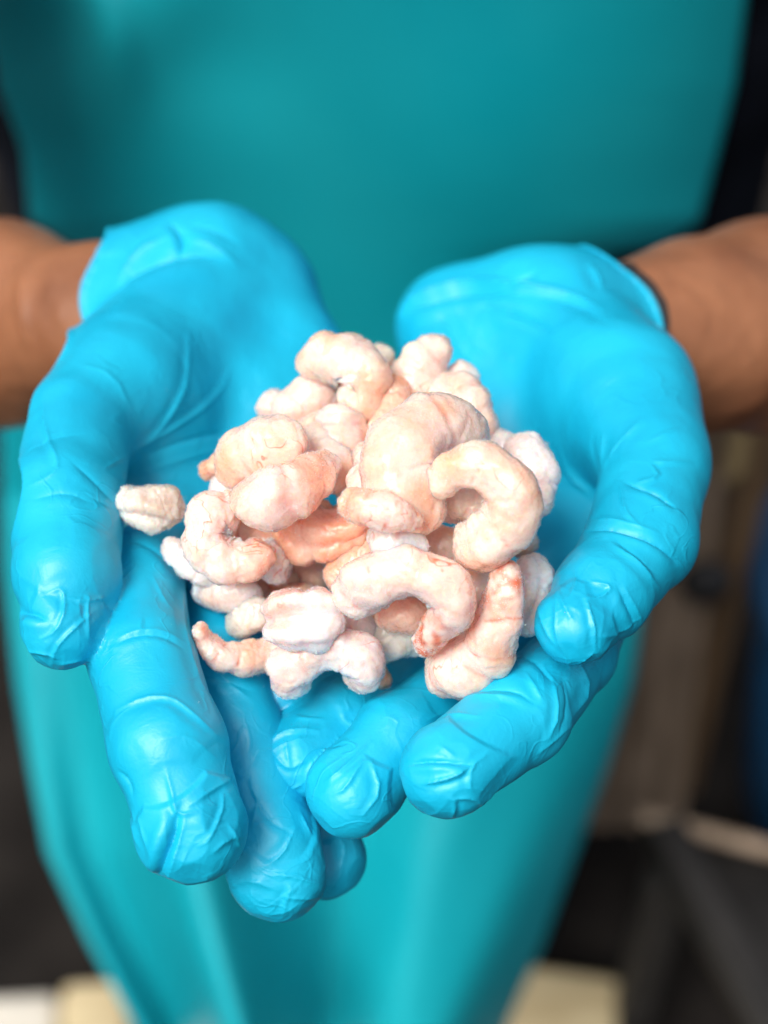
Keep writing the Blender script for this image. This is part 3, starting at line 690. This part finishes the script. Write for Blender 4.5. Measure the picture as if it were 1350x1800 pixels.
G1 = 'frozen peeled shrimps heaped in the gloved hands'
SH = [
 # label, spine, material, options
 ('curled front shrimp arching over a pink pointed tail, centre bottom of the heap', [(625,1075,352,32),(640,1030,348,46),(690,1008,344,44),(745,1010,342,42),(792,1050,342,40),(782,1090,344,32),(735,1145,348,18)], 'pink', dict(segs=6, tailred=1.1, vein=0.8)),
 ('shrimp standing upright with a pink orange tail end, beside the right thumb tip', [(760,1165,358,38),(800,1178,354,50),(852,1145,350,46),(878,1090,348,36),(886,1030,347,31),(882,985,347,20)], 'pink', dict(segs=5, tailred=0.75, vein=0.9)),
 ('plump two-lobed shrimp with a lengthwise groove, left of the curled front shrimp', [(480,1092,360,40),(515,1088,355,48),(565,1082,355,48),(592,1080,358,38)], 'white', dict(segs=3, groove=0.40, gang=1.45, tailred=0.0, vein=0.2)),
 ('knobbly whitish shrimp with two stubby lobes, lowest of the heap on the fingertips', [(522,1218,362,28),(512,1170,357,37),(575,1143,355,35),(638,1158,355,38),(632,1205,361,28)], 'white', dict(segs=4, tailred=0.25, vein=0.5, lump=1.3)),
 ('thin curved shrimp with a ragged upturned tail, far left bottom of the heap', [(520,1130,368,28),(460,1154,364,27),(405,1158,360,25),(365,1134,359,20),(346,1097,359,10)], 'pink', dict(segs=5, tailred=0.5, vein=0.9)),
 ('beige shrimp chunk behind the knobbly whitish one', [(635,1135,372,32),(680,1125,368,36),(715,1118,370,30),(715,1150,372,24)], 'grey', dict(segs=3, tailred=0.0, lump=1.2)),
 ('tiny orange red tail stub poking out under the knobbly whitish shrimp', [(655,1180,370,18),(672,1192,368,17),(688,1200,368,11)], 'rose_glow', dict(segs=2, tailred=0.5, lump=1.6)),
 ('small greyish lump between the fingers and the two-lobed shrimp', [(412,1105,376,22),(440,1085,372,30),(475,1062,374,30)], 'grey', dict(segs=3, tailred=0.0)),
 ('pale stubby shrimp lying over the left palm edge below the hooked shrimp', [(345,1035,382,22),(385,1040,378,32),(425,1045,376,36),(450,1030,378,30)], 'white', dict(segs=3, tailred=0.1)),
 ('hooked shrimp opening to the right around an orange hollow, left of the heap', [(420,905,366,30),(375,905,364,38),(362,950,363,38),(395,985,362,36),(440,982,363,33),(455,955,366,24)], 'pink', dict(segs=5, tailred=0.2)),
 ('narrow shrimp tail pointing up left from under the hooked shrimp', [(400,1010,376,26),(350,1000,374,26),(315,975,373,22),(288,948,373,13)], 'white', dict(segs=4, tailred=0.15)),
 ('lone greyish white fragment apart from the heap beside the left thumb', [(216,884,375,28),(245,888,372,35),(288,897,372,34),(318,906,374,24)], 'grey', dict(segs=3, groove=0.25, gang=2.1, tailred=0.0, vein=0.2, lump=1.6)),
 ('smooth bluish white shrimp end left of the yellowish lobed shrimp', [(440,860,376,34),(400,860,374,32),(368,855,374,24)], 'white', dict(segs=2, tailred=0.0)),
 ('small pink scrap tucked above the smooth bluish white end', [(360,835,384,16),(380,818,381,18),(410,800,381,16)], 'rose_glow', dict(segs=2, tailred=0.1)),
 ('large smooth shrimp lobe with a yellowish lower edge, upper left of the heap', [(415,845,372,34),(440,800,366,50),(490,782,363,50),(538,775,366,40)], 'cream', dict(segs=4, tailred=0.0, vein=0.4, lump=0.8)),
 ('broad frosty shrimp folded flat in front of the large smooth lobe', [(578,812,364,24),(550,838,358,38),(505,862,353,48),(458,885,353,50),(437,912,357,34)], 'pink', dict(segs=3, tailred=0.0, lump=1.1, vein=0.3)),
 ('rounded end of a shrimp sticking out at the upper left against the left palm', [(510,720,396,28),(475,715,394,26),(450,718,394,21)], 'white', dict(segs=2, tailred=0.0)),
 ('pale pink shrimp body between the rounded end and the topmost curled shrimp', [(575,720,392,34),(545,705,388,38),(510,720,388,34),(490,745,390,24)], 'pink', dict(segs=4, tailred=0.1)),
 ('topmost curled shrimp of the heap with a small red pit in its bend', [(562,668,386,26),(562,632,384,38),(602,628,381,42),(634,655,380,44),(630,695,380,42),(595,705,380,36)], 'cream', dict(segs=5, tailred=0.0, vein=0.4)),
 ('stubby shrimp hanging below the topmost curled one', [(600,720,379,38),(600,762,377,46),(608,805,379,40),(612,840,383,32)], 'pink', dict(segs=4, tailred=0.2)),
 ('tiny greyish tip behind the topmost curled shrimp', [(640,632,400,18),(668,628,399,20),(690,642,400,12)], 'grey', dict(segs=2, tailred=0.0)),
 ('slender striped pink shrimp running down beside the large rounded shrimp', [(682,670,386,26),(690,710,381,30),(675,755,377,26),(656,795,376,18)], 'rose_glow', dict(segs=4, tailred=0.2, vein=0.9)),
 ('blurred shrimp pointing up and right at the top of the heap', [(735,705,392,44),(735,660,390,42),(758,620,390,34),(790,596,392,20)], 'cream', dict(segs=5, tailred=0.1)),
 ('pure white rounded shrimp tip against the right palm', [(790,672,396,26),(818,662,394,27),(838,665,395,22)], 'white', dict(segs=1, tailred=0.0, vein=0.0)),
 ('pinkish shrimp sloping down below the pure white tip', [(760,690,388,36),(805,705,384,44),(838,745,382,36),(850,780,384,24)], 'pink', dict(segs=4, tailred=0.1)),
 ('large rounded frosty shrimp at the crown of the heap', [(840,790,362,34),(800,757,356,50),(740,762,350,60),(700,815,346,62),(722,875,346,56),(775,905,350,44)], 'pink', dict(segs=4, tailred=0.0, vein=0.5, lump=0.9)),
 ('pale peach C-shaped shrimp around a hollow, right of the crown', [(765,865,343,26),(800,825,339,33),(855,822,337,38),(900,865,338,42),(895,920,341,46),(850,955,345,44),(800,950,350,34)], 'cream', dict(segs=5, tailred=0.0, vein=0.95)),
 ('frosty pink shrimp side peeping out left of the crown', [(650,825,362,26),(655,860,357,38),(700,900,356,36),(740,910,358,26)], 'pink', dict(segs=3, tailred=0.0)),
 ('small shrimp with a white blunt end and orange threads, in the middle of the heap', [(606,884,343,25),(645,893,338,31),(692,905,337,31),(742,926,339,15)], 'pink', dict(segs=4, tailred=0.6, vein=1.0)),
 ('short pink shrimp piece just under the small one with orange threads', [(668,930,350,24),(685,950,346,34),(715,955,346,34),(738,940,349,22)], 'white', dict(segs=3, tailred=0.2)),
 ('two-pronged whitish shrimp at the right side of the heap', [(905,770,378,30),(930,815,374,42),(935,865,372,40),(955,905,372,30)], 'white', dict(segs=4, tailred=0.0, vein=0.4)),
 ('slim prong of shrimp curling down at the right edge', [(925,775,380,20),(952,805,377,18),(962,850,376,13)], 'cream', dict(segs=3, tailred=0.1)),
 ('small pinkish shrimp end tucked below the two-pronged one', [(890,940,378,28),(918,950,376,26),(920,975,378,22)], 'pink', dict(segs=2, tailred=0.0)),
 ('rough whitish shrimp squeezed between the upright shrimp and the right thumb', [(925,985,368,26),(935,1020,364,34),(920,1070,362,38),(905,1105,364,26)], 'white', dict(segs=4, groove=0.12, gang=1.2, tailred=0.0)),
 ('wide orange tinted shrimp deep in the heap left of its centre', [(500,915,376,32),(540,940,372,46),(600,935,370,46),(650,905,374,34)], 'rose_glow', dict(segs=4, tailred=0.0, vein=0.6, lump=1.5, groove=0.15, gang=1.2)),
 ('inner shrimp slanting down behind the curled front shrimp', [(650,960,370,32),(620,995,368,28),(580,1030,370,26)], 'rose_glow', dict(segs=4, tailred=0.1)),
 ('little orange red shrimp end in the dark gap left of centre', [(520,1025,388,20),(490,1020,385,21),(468,1020,385,17)], 'rose_glow', dict(segs=2, tailred=0.9)),
 ('shadowed shrimp at the back of the dark gap', [(480,985,392,28),(540,1010,390,32),(570,1000,392,26)], 'rose_glow', dict(segs=3, tailred=0.1)),
 ('orange glowing shrimp wedged beneath the C-shaped one right of the crown', [(730,985,368,30),(775,965,364,38),(820,985,364,38),(850,1000,368,30)], 'cream', dict(segs=3, tailred=0.0, vein=0.7)),
 ('pinkish shrimp standing behind the upright pink orange one', [(840,985,366,34),(835,1040,362,38),(825,1100,364,36),(820,1130,366,26)], 'pink', dict(segs=4, tailred=0.0, vein=0.6)),
 ('dull orange shrimp hidden inside the arch of the curled front shrimp', [(670,1080,366,30),(710,1080,362,32),(750,1095,365,28)], 'rose_glow', dict(segs=3, tailred=0.3, vein=0.9)),
 ('shrimp between the topmost ones and the crown', [(700,700,396,30),(740,730,388,34),(790,740,386,30)], 'pink', dict(segs=3, tailred=0.0)),
 ('shadowed shrimp at the right behind the C-shaped one right of the crown', [(870,800,386,30),(890,850,382,36),(900,900,382,30)], 'pink', dict(segs=3, tailred=0.0)),
 ('shadowed shrimp lying beneath the broad frosty one', [(420,920,384,30),(470,950,380,36),(520,960,382,30)], 'rose_glow', dict(segs=3, tailred=0.0)),
 ('shadowed shrimp lying beneath the upper left lobe', [(440,800,392,34),(500,800,388,36),(570,790,392,34)], 'pink', dict(segs=3, tailred=0.0)),
 ('orange red shrimp flesh seen down the hollow of the C-shaped one right of the crown', [(770,895,358,34),(810,880,356,36),(850,900,356,36),(845,940,358,32)], 'cream', dict(segs=3, tailred=0.3, vein=1.0)),
 ('pinkish shrimp in the gap under the broad frosty one', [(560,880,374,30),(560,920,372,30),(600,960,374,28)], 'pink', dict(segs=3, tailred=0.0)),
 ('shadowed shrimp lying beneath the two-lobed one', [(420,1090,386,24),(500,1060,384,30),(560,1050,384,28)], 'pink', dict(segs=3, tailred=0.0)),
 ('shadowed shrimp lying beneath the hooked one', [(400,890,384,30),(400,950,382,34),(440,1010,382,32)], 'pink', dict(segs=3, tailred=0.0)),
 ('shadowed shrimp lying beneath the right side of the heap', [(850,960,382,34),(890,900,380,38),(900,840,382,34)], 'pink', dict(segs=3, tailred=0.0)),
 ('shadowed shrimp lying beneath the topmost ones', [(590,690,400,34),(660,700,398,36),(740,720,398,34)], 'pink', dict(segs=3, tailred=0.0)),
 ('pale shrimp bridging the gap between the smooth lobe and the stubby hanging one', [(540,745,382,28),(572,775,376,36),(590,830,372,36),(600,870,372,30)], 'pink', dict(segs=3, tailred=0.0)),
 ('small pale shrimp back between the hooked shrimp and the orange tinted one', [(455,955,372,26),(480,985,372,32),(470,1020,374,28)], 'white', dict(segs=3, tailred=0.0)),
 ('pale shrimp wedged under the short pink piece at the centre of the heap', [(640,960,364,28),(690,985,360,30),(740,985,362,26)], 'pink', dict(segs=3, tailred=0.0)),
 ('small pale shrimp filling the gap between the stubby hanging one and the crown', [(640,790,374,26),(655,825,368,32),(640,860,368,28)], 'pink', dict(segs=3, tailred=0.0)),
 ('whitish shrimp behind the right flank of the crown', [(860,770,384,26),(885,800,380,32),(880,850,380,30)], 'white', dict(segs=3, tailred=0.0)),
 ('pale shrimp under the front of the heap between the two-lobed one and the arch', [(600,1060,370,26),(620,1100,368,32),(660,1130,372,28)], 'white', dict(segs=3, tailred=0.0)),
 ('shadowed shrimp lying beneath the gap at the left of the heap', [(380,980,390,30),(440,1040,388,34),(500,1050,388,30)], 'rose_glow', dict(segs=3, tailred=0.0)),
 ('shadowed shrimp lying beneath the pinkish sloping one', [(700,640,402,30),(740,700,400,34),(820,760,398,34)], 'pink', dict(segs=3, tailred=0.0)),
  ('buried shrimp lying in the left palm under the heap', [(380,880,412,34),(470,860,408,38),(560,880,408,34)], 'pink', dict(segs=3, tailred=0.0)),
 ('buried shrimp lying in the hollow between both palms', [(560,1000,408,36),(680,980,404,40),(790,960,408,36)], 'pink', dict(segs=3, tailred=0.0)),
 ('buried shrimp lying in the right palm near the thumb', [(800,820,412,36),(880,860,408,38),(920,930,408,34)], 'pink', dict(segs=3, tailred=0.0)),
 ('buried shrimp lying against the heels of both palms', [(560,720,420,36),(680,740,416,38),(800,720,420,34)], 'pink', dict(segs=3, tailred=0.0)),
 ('shadowed shrimp lying beneath the crown of the heap', [(600,860,388,36),(660,860,384,40),(730,850,388,36)], 'rose_glow', dict(segs=3, tailred=0.0)),
 ('buried shrimp lying on the palms under the front of the heap', [(600,1080,384,34),(680,1060,380,38),(760,1050,382,34)], 'rose_glow', dict(segs=3, tailred=0.0)),
 ('buried shrimp lying on the right palm under the heap', [(780,1120,384,30),(840,1070,384,36),(880,1000,386,34)], 'rose_glow', dict(segs=3, tailred=0.0)),
]
for i, (label, spine, mk, opt) in enumerate(SH):
    me, V2, Nn = shrimp_mesh(spine, 100 + i, **opt)
    cw = to_world(V2.mean(0))
    o = link('shrimp', me, M_SH[mk], None, cw)
    tag(o, label, 'shrimp', G1)
    if 'buried' in label or 'beneath' in label and 'shadowed' in label: continue
    area = len(spine) * np.mean([p[3] for p in spine])
    fr = link('frost', frost_mesh(V2, Nn, 450 + 11 * area, 50 + i), M_FROST, None)
    fr.parent = o; fr.location = (-cw).tolist(); fr['kind'] = 'stuff'
print('shrimps', time.time() - T0)

# crumbs of frost scattered over the palms and fingers round the heap
cv, cn_ = [], []
for gl in (left_glove, right_glove):
    Wv = vco(gl.data) ; Wn = vnormals(gl.data)
    Cv = ((Wv - CAM) @ RC) * 1000.0; Cn = Wn @ RC
    X = Cv[:, 0] / (K * -Cv[:, 2]) + 675; Y = -Cv[:, 1] / (K * -Cv[:, 2]) + 900
    dd = np.hypot((X - 620) / 420.0, (Y - 930) / 420.0)
    I = np.where((Cn[:, 2] > 0.35) & (dd < 1.0))[0]
    pick = rng.choice(I, 150, replace=False); cv.append(Cv[pick]); cn_.append(Cn[pick])
cv = np.vstack(cv); cn_ = np.vstack(cn_)
crumbs = link('frost_crumbs', frost_mesh(cv, cn_, 110, 5), M_FROST)
tag(crumbs, 'tiny white frost crumbs scattered on the blue gloves round the heap', 'frost crumbs', kind='stuff')

# ---------------------------------------------------------------- things behind
def slab(name, quad_px, yv, thick, matr, parent, bev=0.004):
    """a standing board whose front face lies in the plane y = yv"""
    P = [on_plane(px, py, 1, yv) for px, py in quad_px]
    import bmesh
    bm = bmesh.new(); f = [bm.verts.new(p) for p in P]; b2 = [bm.verts.new(p + np.array([0, thick, 0])) for p in P]
    n = len(P); bm.faces.new(f); bm.faces.new(b2[::-1])
    for i in range(n): bm.faces.new([f[i], b2[i], b2[(i + 1) % n], f[(i + 1) % n]])
    bmesh.ops.recalc_face_normals(bm, faces=bm.faces[:]); bmesh.ops.bevel(bm, geom=bm.edges[:], offset=bev, segments=2, affect='EDGES')
    me = bpy.data.meshes.new(name); bm.to_mesh(me); bm.free()
    return link(name, me, matr, parent)
gate = bpy.data.objects.new('wooden_panel', None); col.objects.link(gate); gate.location = (0.55, 0.9, 0)
tag(gate, 'weathered wooden panel of upright boards with a tan strip, behind the right hand', 'wooden panel')
yv = 0.27
slab('plank', [(1075,600),(1180,600),(1085,1460),(985,1460)], yv, 0.02, M_WOODG, gate)
slab('plank', [(1184,600),(1262,600),(1165,1460),(1089,1460)], yv, 0.02, M_WOODG, gate)
slab('plank', [(1266,600),(1300,600),(1200,1460),(1169,1460)], yv + 0.006, 0.02, M_WOODG, gate)
slab('rail', [(1306,640),(1346,640),(1310,840),(1272,860)], yv - 0.02, 0.02, M_WOODT, gate)
slab('post', [(1300,860),(1346,640),(1400,640),(1225,1400),(1180,1400)], yv + 0.03, 0.05, M_WOODB, gate)
def disc(name, px, py, yv, rpx_m, thick, matr, parent):
    c = on_plane(px, py, 1, yv); n = 20; V = []; F = []
    for k, (rr, yy) in enumerate(((0.0, -thick), (rpx_m * 0.7, -thick), (rpx_m, -thick * 0.5), (rpx_m, 0.0))):
        for i in range(n):
            a = 2 * math.pi * i / n; V.append(c + np.array([rr * math.cos(a), yy, rr * math.sin(a)]))
    for k in range(3):
        for i in range(n): F.append((k * n + i, k * n + (i + 1) % n, (k + 1) * n + (i + 1) % n, (k + 1) * n + i))
    return link(name, mesh_from(name, V, F), matr, parent)
disc('bolt', 1238, 1015, yv - 0.002, 0.025, 0.02, M_BAND, gate)

# dark steel trough on the ground at the lower right
tr = bpy.data.objects.new('steel_bench', None); col.objects.link(tr); tr.location = (0.6, 0.35, 0)
tag(tr, 'dark steel bench with a glint painted as a pale strip along its front edge, lower right beside the apron', 'bench')
def quadbar(name, a, b_, wdt, hgt, matr, parent):
    a = np.array(a, float); b_ = np.array(b_, float); L = np.linalg.norm(b_ - a); me = box_mesh(name, 0, L, -wdt / 2, wdt / 2, -hgt, 0, min(wdt, hgt) * 0.2)
    dx = Vector((b_ - a) / L); zz = Vector((0, 0, 1)); yy = zz.cross(dx).normalized(); z2 = dx.cross(yy)
    M = Matrix((dx, yy, z2)).transposed().to_4x4(); M.translation = Vector(a); me.transform(M)
    return link(name, me, matr, parent)
zt = 0.42
A0 = on_plane(1125, 1440, 2, zt); A1 = on_plane(1420, 1520, 2, zt)
B0 = on_plane(1390, 1900, 2, zt); B1 = on_plane(1640, 1900, 2, zt)
V = [A0, A1, B1, B0]; V = V + [v - np.array([0, 0, 0.03]) for v in V]
link('bench_top', mesh_from('bench_top', V, [(3, 2, 1, 0), (4, 5, 6, 7), (0, 1, 5, 4), (1, 2, 6, 5), (2, 3, 7, 6), (3, 0, 4, 7)], False), M_METAL, tr)
quadbar('edge_glint', A0 + np.array([0, 0, 0.012]), A1 + np.array([0, 0, 0.012]), 0.012, 0.010, M_WOODG, tr)  # pale strip standing in for the glint along the steel edge
quadbar('side_rail', A0 + np.array([0.02, -0.01, 0.016]), B0 + np.array([0.02, 0, 0.016]), 0.03, 0.014, M_METAL, tr)
for q in (A0, A1):
    quadbar('leg', q + np.array([0.03, -0.03, -0.03]), (q[0] + 0.0301, q[1] - 0.03, 0.0), 0.03, 0.03, M_METAL, tr) if False else link('leg', box_mesh('leg', q[0] + 0.01, q[0] + 0.045, q[1] - 0.05, q[1] - 0.015, 0, zt - 0.032, 0.003), M_METAL, tr)

# navy tub
def lathe(name, prof, c, matr, parent=None, n=64, sx=1.0):
    V, F = [], []
    for r_, z in prof:
        for i in range(n): a = 2 * math.pi * i / n; V.append((c[0] + sx * r_ * math.cos(a), c[1] + r_ * math.sin(a), z))
    for k in range(len(prof) - 1):
        for i in range(n): F.append((k * n + i, k * n + (i + 1) % n, (k + 1) * n + (i + 1) % n, (k + 1) * n + i))
    return link(name, mesh_from(name, V, F), matr, parent)
tc = on_plane(1640, 1230, 2, 0.30)
tub = bpy.data.objects.new('plastic_tub', None); col.objects.link(tub); tub.location = (tc[0], tc[1], 0)
tag(tub, 'navy blue plastic tub cut off by the right edge of the photo', 'tub')
lathe('tub_body', [(0.001, 0.10), (0.15, 0.10), (0.17, 0.13), (0.205, 0.48), (0.195, 0.48), (0.16, 0.15), (0.001, 0.13)], tc, M_TUB, tub)
lathe('rim', [(0.193, 0.48), (0.193, 0.492), (0.215, 0.495), (0.222, 0.48), (0.215, 0.465), (0.206, 0.47)], tc, M_TUB, tub)
lathe('stand', [(0.12, 0.0), (0.12, 0.09), (0.14, 0.095), (0.001, 0.098)], tc, M_METAL, tub)

# pale timber blocks on the ground
def block(px0, px1, py, depth, h, matr, label, rot=0.0, name='timber_block'):
    a = on_plane(px0, py, 2, h); b_ = on_plane(px1, py, 2, h); c = (a + b_) / 2
    wd = b_[0] - a[0]
    me = box_mesh(name, -wd / 2, wd / 2, -depth, 0, 0, h, 0.012)
    o = link(name, me, matr); o.location = (c[0], c[1], 0); o.rotation_euler.z = rot
    return tag(o, label, 'block', 'pale timber blocks on the ground')
block(885, 1095, 1700, 0.35, 0.10, M_CREAM, 'pale cream timber block on the ground at the lower right of the apron', R(-9))
block(108, 235, 1720, 0.35, 0.10, M_CREAM, 'tan timber block on the ground against the lower left edge of the apron', R(4))
block(-60, 104, 1745, 0.35, 0.09, M_WHITE, 'chalky white timber block in the bottom left corner', R(3))
print('done', time.time() - T0)
